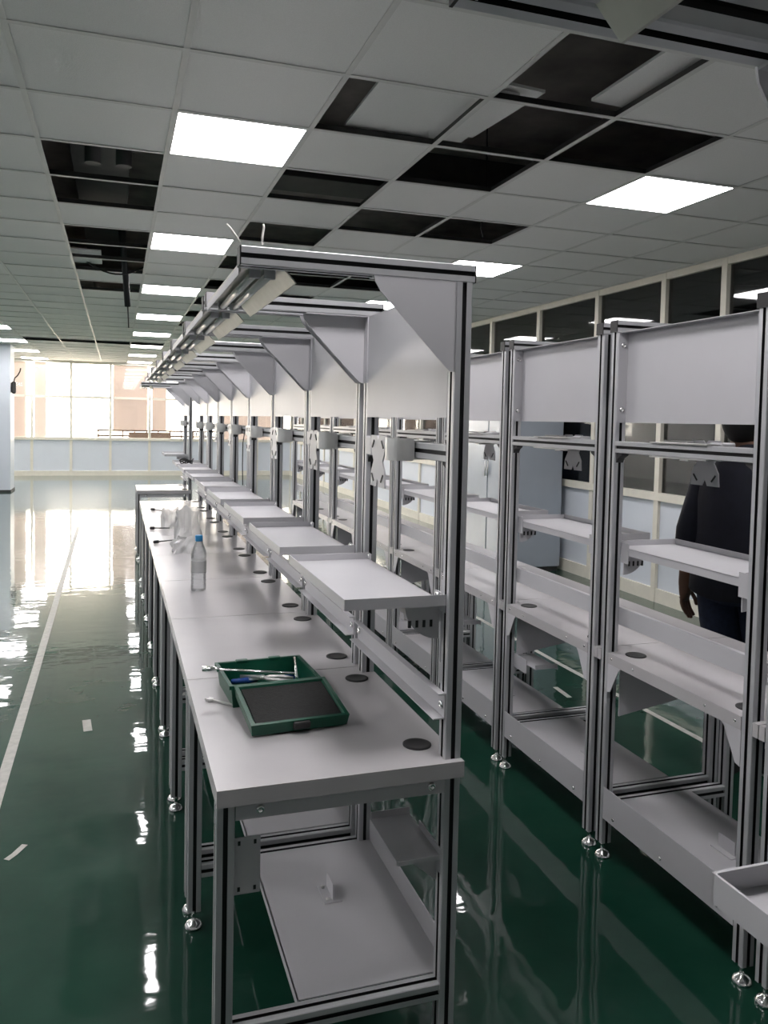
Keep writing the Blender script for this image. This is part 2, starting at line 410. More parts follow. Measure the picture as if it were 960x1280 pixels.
MB().tube([(.04, 0, HC-.28), (.045, 0, HC-.38), (.05, .0, HC-.5)], .006, 6).obj('wire', 'black', t)
pts = [(-.42+.05*k, -.25+.01*k, HC+.12-.16*math.sin(PI*k/14)) for k in range(15)]
MB().tube(pts, .008, 6).obj('cable_loop', 'black', t)
tag(MB().tube([(2.35, 4.95, 3.752), (2.36, 4.95, HC+.2), (2.33, 4.96, HC), (2.35, 4.97, HC-.06)], .005, 6).obj('loose_cable', 'black'), 'short black wire poking down from the ceiling opening above the benches', 'cable')

# ------------------------------------------------------------------ workstation
def rotpoly(c, r, n, a0, a1): return [(c[0]+r*math.cos(a0+(a1-a0)*k/n), c[1]+r*math.sin(a0+(a1-a0)*k/n)) for k in range(n+1)]
bolt_y = MB().lathe([(.010, 0), (.010, .003), (.007, .006), (.0035, .006), (.0035, .003)], n=12)
BOLTS = {}
for nm, rot in (('-y', Matrix.Rotation(PI/2, 4, 'X')), ('+y', Matrix.Rotation(-PI/2, 4, 'X')), ('-x', Matrix.Rotation(-PI/2, 4, 'Y')), ('+x', Matrix.Rotation(PI/2, 4, 'Y'))):
    b_ = MB(); b_.v = list(bolt_y.v); b_.f = list(bolt_y.f); b_.m = list(bolt_y.m); b_.s = list(bolt_y.s); b_.xform(rot)
    BOLTS[nm] = b_.mesh('bolt', 'chrome')
def bolt(parent, d, p): return link('bolt', BOLTS[d], parent, p)
PX, LX, PY = .2645, -.2635, .3325        # post x, leg x, post y
def gusset(sy):
    """pan-shaped corner plate at frame y = sy*PY, plate on the outer face, flanges pointing inwards"""
    x0 = PX-.02; z0 = 1.85; yo = sy*(PY+.0205); yi = sy*(PY-.018)
    poly = [(x0, z0), (x0-.198, z0), (x0-.195, z0-.014), (x0-.182, z0-.034), (x0-.028, z0-.190), (x0-.014, z0-.203), (x0, z0-.205)]
    M = MB(); M.prism(poly, 1, yo-sy*.003, yo)
    M.box((x0-.003, yi, z0-.204), (x0, yo, z0)); M.box((x0-.197, yi, z0-.003), (x0, yo, z0))
    return M
def make_station():
    t = thing('workstation', 'x', 'workstation')
    A2 = ['alu', 'slot']
    for sy in (-1, 1):
        y = sy*PY
        p = MB().profile((PX, y, .055), 2, 1.795).obj('post', A2, t)
        l = MB().profile((LX, y, .055), 2, .648).obj('leg', A2, t)
        for x, o in ((PX, p), (LX, l)):
            MB().lathe([(.026, 0), (.027, .006), (.020, .016), (.010, .022), (.007, .026), (.007, .055), (.012, .056)], (x, y, 0), 16).obj('levelling_foot', 'chrome', o)
        b = MB().profile((-.2455, y, 1.87), 0, .535).obj('overhead_beam', A2, t)
        MB().box((-.2485, y-.02, 1.85), (-.2455, y+.02, 1.89)).obj('end_cap', 'black', b)
        MB().box((.2895, y-.02, 1.85), (.2925, y+.02, 1.89)).obj('end_cap', 'black', b)
        gusset(sy).obj('gusset_plate', 'white', t)
        MB().profile((LX+.02, y, .177), 0, PX-LX-.04).obj('cross_bar', A2, t)
        e = MB().box((-.243, sy*.3555, .664), (.243, sy*.3585, .703)).obj('end_plate', 'white', t)
        for x in (-.19, .21): bolt(e, '-y' if sy < 0 else '+y', (x, sy*.3585, .684))
        # corner plate under the back edge
        y0 = sy*(PY-.0205); y1 = sy*(PY-.095)
        MB().prism([(y0, .703), (y1, .703), (y1+sy*.012, .69), (y0-sy*.018, .605), (y0, .60)], 0, .2815, .2845).obj('corner_plate', 'white', t)
    # table top with folded-down edges, grommets
    ya, yb, e_, xn = .3115, .3535, .3725, .2435
    T = MB(); T.prism([(-.2855, -e_), (.2855, -e_), (.2855, -yb), (xn, -yb), (xn, -ya), (.2855, -ya), (.2855, ya), (xn, ya), (xn, yb), (.2855, yb), (.2855, e_), (-.2855, e_)], 2, .702, .740)
    tt = T.obj('table_top', 'table', t)
    for gy in (-.2545, .2605):
        g = MB().lathe([(.035, .7400), (.035, .7425), (.032, .7435), (.026, .7432), (.025, .7428), (.0, .7428)], (.212, gy, 0), 28).obj('grommet', 'rubber', tt)
    for by in (-.29, -.17, .17, .29): bolt(tt, '+x', (.2850, by, .722)).scale = (.45, .45, .45)
    # upper back panel, flanges on the post inner faces
    P = MB(); P.box((.2445, -.3105, 1.54), (.2465, .3105, 1.848))
    P.box((.2445, -.312, 1.54), (.283, -.3105, 1.848)); P.box((.2445, .3105, 1.54), (.283, .312, 1.848)); P.box((.2445, -.3105, 1.846), (.283, .3105, 1.848))
    bp = P.obj('back_panel', 'white', t)
    for z in (1.585, 1.805):
        bolt(bp, '-y', (.265, .3105, z)); bolt(bp, '+y', (.265, -.3105, z))
    # mid rail with angle connectors
    r = MB().profile((PX, -.3125, 1.456), 1, .625).obj('mid_rail', A2, t)
    for sy in (-1, 1):
        MB().prism([(sy*.3125, 1.436), (sy*.279, 1.436), (sy*.283, 1.428), (sy*.303, 1.418), (sy*.3125, 1.402)], 0, PX-.014, PX+.014).obj('angle_bracket', 'duct', r)
    # monitor mount
    ym = .02
    mm = MB(); mm.box((.236, ym-.14, 1.4765), (.290, ym+.12, 1.4805)); mm.box((.236, ym-.14, 1.4315), (.290, ym+.12, 1.4355)); mm.box((.236, ym-.14, 1.4335), (.2395, ym+.12, 1.4785))
    mo = mm.obj('monitor_mount', 'steel', t)
    MB().box((.190, ym+.072, 1.432), (.240, ym+.128, 1.486), c=.004).obj('arm_block', 'white', mo)
    cv = [(.236+.0*k, 0) for k in range(1)]
    arc = rotpoly((.236, ym-.085), .055, 20, PI*.5, PI*1.5)
    inn = rotpoly((.236, ym-.085), 0.052, 20, PI*1.5, PI*.5)
    MB().prism(arc+inn, 2, 1.428, 1.486).obj('curved_cover', 'steel', mo)
    MB().box((.20, ym-.06, 1.424), (.236, ym-.02, 1.43)).obj('arm_tab', 'steel', mo)
    c = (ym, 1.420); a_ = .062; n_ = .030; zz = .070
    poly = [(-a_, zz), (-.012, zz), (0, zz-.012), (.012, zz), (a_, zz), (a_-.004, .03), (n_+.008, 0), (a_-.004, -.03), (a_, -zz), (.012, -zz), (0, -zz+.022), (-.012, -zz), (-a_, -zz), (-a_+.004, -.03), (-n_-.008, 0), (-a_+.004, .03)]
    vp = MB().prism([(c[0]+p, c[1]+q) for p, q in poly], 0, .186, .190).obj('vesa_plate', 'white', mo)
    sl = MB()
    for sa in (-1, 1):
        for sb in (-1, 1):
            k0 = len(sl.v); sl.box((-.0045, -.013, -.0022), (.0045, .013, .0022)); sl.xform(Matrix.Translation((.188, c[0]+sa*.040, c[1]+sb*.046)) @ Matrix.Rotation(-sa*sb*.85, 4, 'X'), k0)
    sl.obj('slot_marks', 'black', vp)
    MB().box((.190, ym-.025, 1.44), (.236, ym+.045, 1.478)).obj('arm', 'white', mo)
    # shelf tray on tilt brackets
    zs = 1.105
    s = MB(); s.box((-.0005, -.335, zs), (.2435, .265, zs+.003)); s.box((-.003, -.338, zs-.004), (-.0005, .265, zs+.022)); s.box((-.003, -.338, zs-.004), (.2435, -.335, zs+.022)); s.box((-.003, .262, zs-.004), (.2435, .265, zs+.022))
    s.box((.2415, -.335, zs-.022), (.2435, .262, zs+.003))
    sh = s.obj('shelf_tray', 'white', t)
    for sy, yy in ((-1, -.300), (1, .250)):
        arcp = [(.2435, zs-.004), (.152, zs-.004)] + rotpoly((.2435, zs-.004), .088, 10, PI*1.04, PI*1.5)
        k = MB().prism(arcp, 1, yy, yy+.003); br = k.obj('tilt_bracket', 'white', sh)
        q = MB()
        for n_s in range(4): q.box((.165+.018*n_s, yy-.001, zs-.062), (.172+.018*n_s, yy+.004, zs-.045))
        q.obj('slot_marks', 'black', br)
        MB().box((.2435, yy-.01, zs-.05), (.2465, yy+.03, zs+.02)).obj('mount_tab', 'white', br)
        bolt(br, '-x', (.2435, yy+.012, zs+.010))
    # cable channel
    cch = MB(); cch.box((.2405, -.350, .836), (.2435, .350, .896)); cch.box((.214, -.350, .836), (.2405, .350, .839)); cch.box((.226, -.350, .893), (.2405, .350, .896))
    ch = cch.obj('cable_channel', 'white', t)
    for sy in (-1, 1): bolt(ch, '-x', (.2405, sy*.335, .866))
    # foot tray
    f = MB(); f.box((-.090, -.3115, .196), (.283, .3115, .199)); f.box((-.090, -.3115, .176), (-.087, .3115, .199)); f.box((.281, -.3115, .150), (.284, .3115, .262))
    ft = f.obj('foot_tray', 'white', t)
    hb_ = MB(); hb_.box((.060, .02, .199), (.110, .11, .202)); hb_.box((.085, .03, .202), (.088, .10, .245)); hb_.obj('clip_bracket', 'white', ft)
    for by in (.035, .095): MB().lathe([(.006, .202), (.006, .206), (.0, .206)], (.072, by, 0), 10).obj('screw', 'steel', ft)
    for by in (-.25, 0, .25): bolt(ft, '+x', (.284, by, .172)).scale = (.6, .6, .6)
    # plate on front leg
    lp = MB(); lp.box((-.2435, -.340, .488), (-.185, -.337, .615)); l_ = lp.obj('leg_plate', 'white', t)
    hm = MB()
    for hx in (-.232, -.197):
        for hz in (.500, .603): hm.box((hx-.003, -.3408, hz-.005), (hx+.003, -.3402, hz+.005))
    hm.obj('hole_marks', 'black', l_)
    # light trough with two tubes
    x0, x1 = -.243, -.118; yl = .3115
    g = MB()
    g.prism([(x0, 1.862), (x1-.032, 1.862), (x1, 1.826), (x1-.003, 1.826), (x1-.034, 1.859), (x0+.003, 1.859), (x0+.003, 1.842), (x0, 1.842)], 1, -yl, yl)
    lf = g.obj('light_trough', 'galv', t)
    MB().box((x0-.002, -yl, 1.836), (x0, yl, 1.854)).obj('trough_lip', 'white', lf)
    for xx in (-.205, -.172): MB().tube([(xx, -.27, 1.846), (xx, .27, 1.846)], .009, 12).obj('tube_lamp', 'tube', lf)
    for xx in (-.205, -.172):
        for yy in (-.285, .272): MB().box((xx-.012, yy, 1.836), (xx+.012, yy+.013, 1.859)).obj('lamp_holder', 'white', lf)
    for sy in (-1, 1):
        e = MB().box((x0-.004, sy*yl, 1.85), (x0+.05, sy*(yl-.003), 1.889)).obj('end_bracket', 'white', lf)
        bolt(e, '-y' if sy > 0 else '+y', (x0+.022, sy*(yl-.003), 1.872))
    return t
def under_shelf(t):
    u = MB(); u.box((.139, -.336, .500), (.2445, -.130, .503)); u.box((.139, -.339, .492), (.2445, -.336, .503)); u.box((.139, -.130, .500), (.2445, -.127, .520)); u.box((.136, -.336, .492), (.139, -.13, .503))
    o = u.obj('printer_shelf', 'white', t)
    MB().prism([(.2445, .500), (.16, .500), (.2445, .43)], 1, -.316, -.313).obj('shelf_bracket', 'white', o)
    MB().box((.2435, -.345, .46), (.2465, -.20, .52)).obj('mount_plate', 'white', o)
    return o
def side_panel(t):
    o = MB().prism([(.243, .70), (-.02, .70), (-.05, .56), (.243, .515)], 1, -.300, -.296).obj('side_panel', 'white', t); return o
def dup(root, loc, rz):
    r = root.copy(); COL.objects.link(r); r.location = loc; r.rotation_euler = (0, 0, rz)
    def rec(a, b):
        for ch in KIDS[a.name]:
            c = ch.copy(); COL.objects.link(c); c.parent = b; rec(ch, c)
    rec(root, r); return r
KIDS = {}
proto = make_station()
for o in list(COL.objects): KIDS.setdefault(o.name, [])
for o in list(COL.objects):
    if o.parent: KIDS.setdefault(o.parent.name, []).append(o)
LCX = .4905; RCX = 1.9165; PER = .749
left_y = [1.664+.3725+PER*k for k in range(8)] + [9.10]
proto.location = (LCX, left_y[0], 0)
proto['label'] = 'white and aluminium workstation nearest in the left row, green toolbox on its top'
proto['group'] = 'workstations of the left row'
stations = [proto]
for k, y in enumerate(left_y[1:]):
    s = dup(proto, (LCX, y, 0), 0)
    s['label'] = 'white and aluminium workstation, %s from the camera in the left row' % ORD[k+1] if k < 7 else 'white and aluminium workstation standing alone past a gap at the end of left row'
    stations.append(s)
s0 = dup(proto, (LCX, .231, 0), 0); s0['label'] = 'workstation beside the camera, only its overhead beam and tray corner in view'
for c in s0.children:
    if c.name.startswith('shelf_tray'): c.location = (0, .045, .022)
for s in stations: under_shelf(s)
right_y = [2.036-PER+PER*k for k in range(9)]
rs = []
for k, y in enumerate(right_y):
    s = dup(proto, (RCX, y, 0), PI); s['group'] = 'workstations of the right row'
    s['label'] = 'white and aluminium workstation, %s from the camera in the right row' % ORD[k] if k else 'workstation at the right picture edge, nearest of the right row'
    rs.append(s)
    if k == 1: side_panel(s)
    elif k: under_shelf(s); (side_panel(s) if k % 2 == 0 else None)
# loose wires on the first overhead beam
for a, lb in ((((300, 303), (296, 296), (287, 284), (283, 280)), 'thin loose white wire at the front tip of the nearest overhead beam'), (((328, 306), (328, 296), (330, 284), (329, 280)), 'thin upright white wire on the nearest overhead beam')):
    tag(MB().tube([at(x, y, 1, 1.70) for x, y in a], .0022, 6).obj('wire_stub', 'wire'), lb, 'wire', 'wires on the nearest beam')

# ------------------------------------------------------------------ floor tape
def tape(name, pts, w, label):
    M = MB(); k = 0; L_ = []; 
    for i, p in enumerate(pts):
        a = Vector(pts[max(i-1, 0)]); b = Vector(pts[min(i+1, len(pts)-1)]); d = (b-a).normalized(); n = Vector((-d.y, d.x))
        L_.append((Vector(p)+n*w/2, Vector(p)-n*w/2))
    for (a, b), (c, d) in zip(L_[:-1], L_[1:]):
        k = len(M.v); M.v += [(a.x, a.y, .0002), (b.x, b.y, .0002), (d.x, d.y, .0002), (c.x, c.y, .0002), (a.x, a.y, .0012), (b.x, b.y, .0012), (d.x, d.y, .0012), (c.x, c.y, .0012)]
        for q in ((3, 2, 1, 0), (4, 5, 6, 7), (0, 1, 5, 4), (1, 2, 6, 5), (2, 3, 7, 6), (3, 0, 4, 7)): M.face(tuple(k+i for i in q))
    return tag(M.obj(name, 'tape'), label, 'tape')
tape('floor_tape', [(-.44, 2.2), (-.45, 5), (-.47, 8), (-.49, 11.5)], .045, 'long pale tape line along the left aisle floor')
tape('floor_tape', [(2.74, 1.2), (2.73, 3.2), (2.70, 4.4), (2.70, 8)], .035, 'pale tape line on the floor behind the right workstations')
a = at(108, 900, 2, 0); b = at(110, 914, 2, 0); tape('tape_scrap', [a.xy, b.xy], .04, 'short pale tape scrap on the left aisle floor')
a = at(8, 1075, 2, 0); b = at(18, 1068, 2, 0); c = at(31, 1056, 2, 0); tape('tape_scrap', [a.xy, b.xy, c.xy], .022, 'crooked pale tape strip on the floor at the left picture edge')
a = at(694, 859, 2, 0); b = at(712, 872, 2, 0); tape('tape_scrap', [a.xy, b.xy], .03, 'short tape strip on the floor seen beneath the right workstations')

# ------------------------------------------------------------------ grey cabinet by the right wall
cb = thing('tall_cabinet', 'tall blue-grey metal cabinet against the right glass wall', 'cabinet', (4.13, 7.85, 0))
MB().box((-.27, -.62, .05), (.27, .62, 1.98), c=.008).obj('body', 'cabinet', cb); MB().box((-.25, -.6, 0), (.25, .6, .05)).obj('plinth', 'duct', cb)
for k, y in enumerate((-.31, .31)):
    d = MB().box((-.285, y-.3, .08), (-.272, y+.3, 1.95), c=.004).obj('door', 'cabinet', cb)
    MB().tube([(-.30, -.03 if k == 0 else .03, .95), (-.30, -.03 if k == 0 else .03, 1.12)], .008, 8).obj('handle', 'steel', d)

# ------------------------------------------------------------------ toolbox and tools on the first bench
TB = Vector((.416, 2.25, .7405)); rzb = .06
tb = thing('toolbox', 'open green plastic toolbox with black foam lid on the nearest bench', 'toolbox', TB, rzb)
def tray_mesh(hx, hy, h, th, flare=.008, floor=.004):
    M = MB(); k = 0
    o0 = [(-hx+flare, -hy+flare, 0), (hx-flare, -hy+flare, 0), (hx-flare, hy-flare, 0), (-hx+flare, hy-flare, 0)]
    o1 = [(-hx, -hy, h), (hx, -hy, h), (hx, hy, h), (-hx, hy, h)]
    n1 = [(-hx+th, -hy+th, h), (hx-th, -hy+th, h), (hx-th, hy-th, h), (-hx+th, hy-th, h)]
    n0 = [(-hx+flare+th, -hy+flare+th, floor), (hx-flare-th, -hy+flare+th, floor), (hx-flare-th, hy-flare-th, floor), (-hx+flare+th, hy-flare-th, floor)]
    M.v = o0+o1+n1+n0
    for i in range(4):
        j = (i+1) % 4
        M.face((i, j, 4+j, 4+i)); M.face((4+i, 4+j, 8+j, 8+i)); M.face((8+i, 8+j, 12+j, 12+i))
    M.face((3, 2, 1, 0)); M.face((12, 13, 14, 15))
    return M
base = tray_mesh(.125, .108, .062, .006).obj('tray', 'greenbox', tb)
rim = MB()
for a, b in (((-.130, -.112), (.130, -.104)), ((-.130, .104), (.130, .112)), ((-.130, -.104), (-.122, .104)), ((.122, -.104), (.130, .104))): rim.box((*a, .054), (*b, .064))
rim.obj('rim', 'greenbox', base)
for x in (-.05, .05): MB().box((x-.018, .100, .058), (x+.018, .116, .067), c=.002).obj('latch_notch', 'greenbox', base)
lid = bpy.data.objects.new('lid', None)
Ml = Matrix.Translation((.010, -.115, .058)) @ Matrix.Rotation(.15, 4, 'X')
lm = tray_mesh(.128, .107, .030, .010, .004, .022); lm.xform(Matrix.Translation((0, -.107, -.022))); lm.xform(Ml); lo = lm.obj('lid', 'greenbox', tb)
fm = MB(); fm.box((-.112, -.198, .0005), (.112, -.016, .004)); fm.xform(Ml); fm.obj('foam_lining', 'foam', lo)
lt = MB(); lt.box((-.022, -.226, -.012), (.022, -.212, .006), c=.003); lt.xform(Ml); lt.obj('latch', 'black', lo)
for x in (-.06, .06): 
    hg = MB().tube([(x-.02, -.112, .060), (x+.02, -.112, .060)], .005, 8); hg.obj('hinge', 'greenbox', base)
def W2(x, y, z): return at(x, y, 2, z)
tw = thing('t_wrench', 'long chrome T-handle socket wrench lying across the toolbox', 'wrench', (0, 0, 0))
p0, p1 = W2(256, 836, .815), W2(369, 842, .806)
MB().tube([p0, p1], .0038, 10).obj('shaft', 'chrome', tw)
dd = (p1-p0).normalized()
MB().tube([p0-dd*.006, p0+dd*.034, p0+dd*.040], [.0085, .0085, .005], 12).obj('socket', 'chrome', tw)
q0, q1 = W2(368, 822, .806), W2(371, 848, .806)
MB().tube([q0, q1], .0042, 10).obj('cross_handle', 'chrome', tw)
def plier(label, px0, px1, z, mt, sc=1.):
    a, b = W2(*px0, z), W2(*px1, z); d = b-a; L_ = d.length; ang = math.atan2(d.y, d.x)
    t = thing('pliers', label, 'pliers', a, ang)
    for s_ in (-1, 1):
        MB().tube([(L_*.55, 0, .002), (L_*.45, s_*.012, .002), (L_*.2, s_*.018, .002), (0, s_*.012, .002)], [.004, .006, .0065, .005], 8).obj('grip', mt, t)
        MB().prism([(L_*.52, s_*-.007), (L_*.62, s_*.010), (L_*.8, s_*.007), (L_, s_*.001), (L_*.7, 0)], 2, -.003, .006).obj('jaw', 'steel', t)
    MB().lathe([(.008, -.004), (.008, .008), (.0, .008)], (L_*.57, 0, 0), 12).obj('pivot', 'steel', t)
plier('steel pliers with blue grips in the green toolbox', (305, 852), (345, 835), .752, 'bluetool')
plier('bare steel pliers lying among the tools in the green toolbox', (365, 850), (300, 846), .762, 'steel')
plier('small steel cutters at the right side of the green toolbox', (372, 846), (338, 848), .756, 'bluetool')
def rod(name, label, cat, pa, pb, z, r, mt, grp=None, hl=0, hm='black'):
    a, b = W2(*pa, z), W2(*pb, z); t = thing(name, label, cat, (0, 0, 0), 0, grp); d = (b-a)
    MB().tube([a, b], r, 8).obj('shank', mt, t)
    if hl: MB().tube([a-d*hl, a-d*hl*.9, a, a+d*.02], [r*1.6, r*2.6, r*2.6, r*1.4], 10).obj('grip', hm, t)
    return t
rod('screwdriver', 'screwdriver with blue handle in the green toolbox', 'screwdriver', (310, 850), (352, 846), .758, .003, 'steel', None, .5, 'bluetool')
rod('hex_key', 'thin steel hex key in the green toolbox', 'hex key', (298, 842), (360, 836), .766, .0025, 'steel')
# spanner on the table, left of the toolbox
a, b = W2(262, 874, .745), W2(294, 882, .745); d = b-a; L_ = d.length
sp = thing('spanner', 'small steel spanner on the bench, left of the green toolbox', 'spanner', a, math.atan2(d.y, d.x))
MB().prism([(.008, -.003), (L_, -.004), (L_, .004), (.008, .003)], 2, -.002, .002).obj('handle', 'steel', sp)
MB().prism([(.012, -.005), (.004, -.009), (-.010, -.008), (-.004, -.002), (-.004, .003), (-.010, .008), (.004, .009), (.012, .005)], 2, -.003, .003).obj('jaw', 'steel', sp)

# ------------------------------------------------------------------ bottle, bags, small tools further along
pb_ = W2(248, 738, .74)
bt = thing('water_bottle', 'clear plastic water bottle with blue cap on the left benches', 'bottle', (pb_.x, pb_.y, .7405))
prof = [(.028, .0), (.033, .004), (.034, .02)]
for k in range(7): prof += [(.034, .03+k*.018), (.0318, .037+k*.018), (.034, .044+k*.018)]
prof += [(.034, .172), (.031, .186), (.022, .208), (.015, .222), (.0145, .238)]
MB().lathe(prof, n=24).obj('body', 'plastic', bt)
wprof = [(r-.002, z) for r, z in prof if z < .05]
MB().lathe([(.016, .226), (.0172, .230), (.0172, .250), (.015, .253), (.0, .253)], n=24).obj('cap', 'bluecap', bt)
MB().lathe([(.0345, .085), (.0347, .09), (.0347, .135), (.0345, .14)], n=24).obj('label_film', 'bagfilm', bt)
def bag(name, label, base_px, hx, hy, h, seed, top=.6):
    rnd = random.Random(seed); p = W2(*base_px, .74); n = 28; m_ = 12; M = MB()
    ph = [(rnd.uniform(0, 6.28), rnd.randint(2, 7), rnd.uniform(.03, .09), rnd.uniform(-3, 3)) for _ in range(7)]
    for i in range(m_+1):
        u = i/m_; wd = 1-(1-top)*u*u + .10*math.sin(5*u+ph[0][0]); lean = .12*math.sin(2.2*u+ph[1][0])
        for q in range(n):
            a = 2*PI*q/n; ca, sa = math.cos(a), math.sin(a)
            f = (abs(ca)**4+abs(sa)**4)**-.25            # squarish plan
            w_ = 1+sum(A*math.sin(k*a+o+d*u*3) for o, k, A, d in ph)
            zz = h*u*(1+.10*math.sin(2*a+ph[2][0])*u+.05*math.sin(5*a+ph[3][0])*u)
            M.v.append((hx*wd*w_*ca*f+hx*lean*u, hy*wd*w_*sa*f*(1-.45*u), zz))
    for i in range(m_):
        for q in range(n): M.face((i*n+q, i*n+(q+1) % n, (i+1)*n+(q+1) % n, (i+1)*n+q), 0, False)
    M.face(tuple(range(n-1, -1, -1)))
    return tag(M.obj(name, 'bagfilm', None, (p.x, p.y, .7408)), label, 'bag')
bag('plastic_bag', 'tall clear plastic bag standing on the left benches behind the bottle', (236, 682), .075, .06, .22, 3, .8)
bag('plastic_bag', 'low crumpled clear plastic bag lying beside the blue-capped bottle', (230, 690), .07, .06, .085, 5, .6)
bag('plastic_bag', 'small clear bag left of the tall plastic bag', (213, 660), .06, .05, .13, 9, .7)
rod('screwdriver', 'dark thin screwdriver furthest along the left benches', 'screwdriver', (193, 637), (207, 639), .7515, .004, 'black', 'thin tools on the far benches', .3)
rod('screwdriver', 'dark thin screwdriver in the middle of three by the plastic bags', 'screwdriver', (193, 660), (212, 660), .7515, .004, 'black', 'thin tools on the far benches', .3)
rod('screwdriver', 'dark thin screwdriver nearest the low plastic bag', 'screwdriver', (198, 677), (218, 675), .7515, .004, 'black', 'thin tools on the far benches', .3)
ch_ = at(306, 553, 0, .725)
tag(MB().tube([(.725, ch_.y, 1.456), (.712, ch_.y-.01, 1.38), (.715, ch_.y+.015, 1.25), (.714, ch_.y-.01, 1.13)], .003, 6).obj('hanging_cable', 'black'), 'thin black cable hanging from a rail midway along the left row', 'cable')
# cable coil on a far shelf
pc_ = (LCX+.10, left_y[7]-.05, 1.111)
cl = MB()
for k in range(3): cl.tube([(.05*math.cos(t)*(1+.1*k), .05*math.sin(t), .012+.012*k+.01*math.sin(3*t+k)) for t in [2*PI*q/20 for q in range(21)]], .005, 6)
tag(cl.obj('cable_coil', 'black', None, pc_), 'small coil of dark cable on a far shelf tray of the left row', 'cable')

# ------------------------------------------------------------------ person behind the right row
def person():
    pc = at(927, 640, 2, 1.2); dirn = Vector((pc.x, pc.y)).normalized(); D = 3.8
    loc = (dirn.x*D, dirn.y*D, 0); az = math.atan2(dirn.x, dirn.y)
    t = thing('person', 'person in dark navy shirt and trousers walking behind the right workstations', 'person', loc, -az-.45)
    J = {  # name: (xyz, radius)
     'pel': ((0, 0, .93), (.155, .115)), 'wai': ((0, 0, 1.06), (.150, .105)), 'che': ((0, .0, 1.22), (.175, .115)), 'sho': ((0, -.005, 1.35), (.135, .085)),
     'nek': ((0, 0, 1.435), (.055, .058)), 'hd0': ((0, .02, 1.50), (.066, .080)), 'hd1': ((0, .022, 1.57), (.076, .095)), 'hd2': ((0, .012, 1.645), (.058, .070)),
     'lsh': ((-.15, 0, 1.34), (.058, .058)), 'lel': ((-.215, -.03, 1.06), (.042, .042)), 'lwr': ((-.25, .0, .83), (.028, .03)), 'lpa': ((-.255, .01, .76), (.018, .036)),
     'rsh': ((.15, 0, 1.34), (.058, .058)), 'rel': ((.215, .02, 1.06), (.042, .042)), 'rwr': ((.235, .10, .85), (.028, .03)), 'rpa': ((.235, .125, .785), (.018, .036)),
     'lhp': ((-.09, 0, .86), (.095, .10)), 'lkn': ((-.065, .05, .48), (.062, .065)), 'lan': ((-.035, -.03, .09), (.04, .045)), 'lto': ((-.04, .12, .045), (.042, .036)),
     'rhp': ((.09, 0, .86), (.095, .10)), 'rkn': ((.10, .10, .48), (.062, .065)), 'ran': ((.10, .16, .09), (.04, .045)), 'rto': ((.11, .31, .045), (.042, .036)) }
    E_ = ['pel wai', 'wai che', 'che sho', 'sho nek', 'nek hd0', 'hd0 hd1', 'hd1 hd2', 'sho lsh', 'lsh lel', 'lel lwr', 'lwr lpa', 'sho rsh', 'rsh rel', 'rel rwr', 'rwr rpa',
          'pel lhp', 'lhp lkn', 'lkn lan', 'lan lto', 'pel rhp', 'rhp rkn', 'rkn ran', 'ran rto']
    for s_ in 'lr':    # five fingers
        w = Vector(J[s_+'pa'][0]); k = -1 if s_ == 'l' else 1
        for f_, (dy, L_) in enumerate(((.030, .075), (.010, .085), (-.010, .080), (-.028, .062))):
            a = w+Vector((0, dy, -.035)); b = a+Vector((-k*.010, .004, -L_*.5)); c = b+Vector((-k*.020, .004, -L_*.42))
            for n_, p in zip('abc', (a, b, c)): J['%sf%d%s' % (s_, f_, n_)] = (tuple(p), (.0085, .0085))
            E_ += ['%spa %sf%da' % (s_, s_, f_), '%sf%da %sf%db' % (s_, f_, s_, f_), '%sf%db %sf%dc' % (s_, f_, s_, f_)]
        a = w+Vector((-k*.012, .038, .005)); b = a+Vector((-k*.012, .018, -.035)); c = b+Vector((-k*.006, .004, -.028))
        for n_, p in zip('abc', (a, b, c)): J['%st%s' % (s_, n_)] = (tuple(p), (.010, .010))
        E_ += ['%spa %sta' % (s_, s_), '%sta %stb' % (s_, s_), '%stb %stc' % (s_, s_)]
    names = list(J); idx = {n: i for i, n in enumerate(names)}
    def skinned(name, sub, edges, grow=0):
        ns = sorted({n for e in edges for n in e.split()}, key=names.index); ix = {n: i for i, n in enumerate(ns)}
        me = bpy.data.meshes.new(name); me.from_pydata([J[n][0] for n in ns], [tuple(ix[q] for q in e.split()) for e in edges], [])
        o = bpy.data.objects.new(name, me); COL.objects.link(o); o.modifiers.new('skin', 'SKIN')
        for i, n in enumerate(ns):
            sv = me.skin_vertices[0].data[i]; sv.radius = (J[n][1][0]+grow, J[n][1][1]+grow); sv.use_root = (n == 'pel' or (('pel' not in ix) and i == 0))
        sd = o.modifiers.new('sub', 'SUBSURF'); sd.levels = sub; sd.render_levels = sub
        bpy.context.view_layer.update()
        ev = o.evaluated_get(bpy.context.evaluated_depsgraph_get()); m2 = bpy.data.meshes.new_from_object(ev)
        bpy.data.objects.remove(o); m2.name = name
        for p in m2.polygons: p.use_smooth = True
        return m2
    me = skinned('body', 2, E_)
    me.materials.clear(); me.materials.append(MATS['skin'])
    bd = link('body', me, t)
    # face details joined as children
    fc = MB(); fc.tube([(0, .108, 1.60), (0, .120, 1.565), (0, .108, 1.555)], [.006, .013, .010], 8); fc.obj('nose', 'skin', bd)
    for s_ in (-1, 1):
        e = MB(); e.lathe([(.0, -.006), (.009, -.004), (.011, 0), (.009, .004), (.0, .006)], n=10); e.xform(Matrix.Translation((s_*.032, .098, 1.585)) @ Matrix.Rotation(PI/2, 4, 'X')); e.obj('eye', 'tube', bd)
        e = MB(); e.tube([(s_*.082, .012, 1.60), (s_*.092, .002, 1.585), (s_*.088, .006, 1.55), (s_*.080, .012, 1.54)], [.007, .010, .008, .005], 8); e.obj('ear', 'skin', bd)
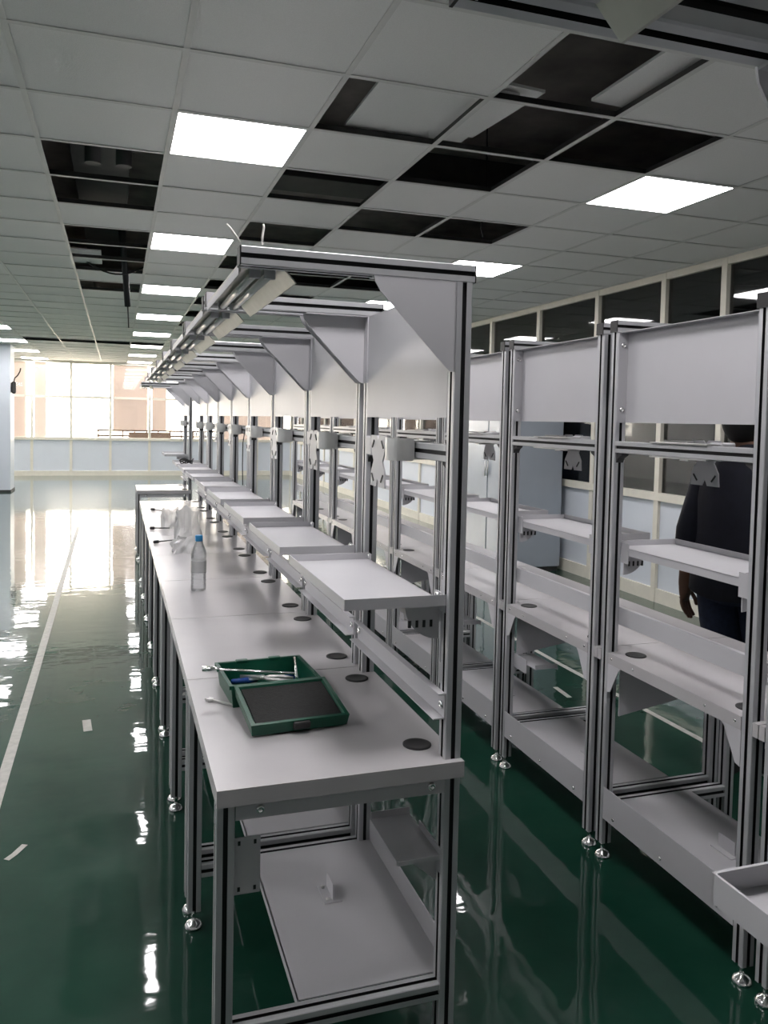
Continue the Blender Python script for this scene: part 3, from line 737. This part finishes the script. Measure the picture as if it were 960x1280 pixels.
    mo_ = MB(); mo_.tube([(-.022, .094, 1.525), (0, .102, 1.524), (.022, .094, 1.525)], [.003, .006, .003], 8); mo_.obj('mouth', 'skin', bd)
    def loft(M, rings, n=20):
        k = len(M.v)
        for cx_, cy_, z, rx, ry in rings:
            for q in range(n): a = 2*PI*q/n; M.v.append((cx_+rx*math.cos(a), cy_+ry*math.sin(a), z+.008*math.sin(3*a+z*20)))
        for i in range(len(rings)-1):
            for q in range(n): M.face((k+i*n+q, k+i*n+(q+1) % n, k+(i+1)*n+(q+1) % n, k+(i+1)*n+q), 0, True)
        M.face(tuple(k+(len(rings)-1)*n+q for q in range(n)), 0, True); M.face(tuple(k+n-1-q for q in range(n)), 0, True)
    T = MB(); loft(T, [(0, 0, .80, .215, .16), (0, 0, .88, .212, .158), (0, 0, 1.06, .19, .14), (0, 0, 1.22, .195, .142), (0, 0, 1.32, .185, .125), (0, 0, 1.375, .145, .105), (0, 0, 1.41, .095, .085), (0, .005, 1.455, .072, .075)])
    for s_ in 'lr':
        a, b, c = [Vector(J[s_+q][0]) for q in ('sh', 'el', 'wr')]
        T.tube([a+Vector((0, 0, .01)), a*.7+b*.3, b, b*.72+c*.28], [.068, .066, .064, .062], 16)
    T.obj('shirt', 'shirt', t)
    T = MB(); loft(T, [(0, 0, .78, .17, .125), (0, 0, .92, .165, .12), (0, 0, .98, .15, .11)])
    for s_ in 'lr':
        a, b, c = [Vector(J[s_+q][0]) for q in ('hp', 'kn', 'an')]
        T.tube([a+Vector((0, 0, .04)), a*.5+b*.5, b, b*.5+c*.5, c+Vector((0, 0, .0))], [.105, .098, .085, .078, .075], 16)
    T.obj('trousers', 'jeans', t)
    h = bmesh.new(); bmesh.ops.create_icosphere(h, subdivisions=4, radius=1)
    for v in h.verts:
        c = v.co.copy(); v.co = Vector((c.x*.093, c.y*.112-.002, c.z*.125+1.578))
        if c.y > .25 and c.z < .55: v.co.y = min(v.co.y, .04)
    hm = bpy.data.meshes.new('hair'); h.to_mesh(hm); h.free(); hm.materials.append(MATS['hair'])
    for p in hm.polygons: p.use_smooth = True
    link('hair', hm, t)
    for s_, p in ((-1, (-.04, .04, 0)), (1, (.105, .23, 0))):
        q = MB(); q.prism([(-.11, 0), (.15, 0), (.155, .03), (.10, .06), (.0, .10), (-.09, .105), (-.115, .05)], 0, p[0]-.05, p[0]+.05); 
        q.v = [(x, y+p[1], z) for x, y, z in q.v]; q.obj('shoe', 'shoe', t)
person()
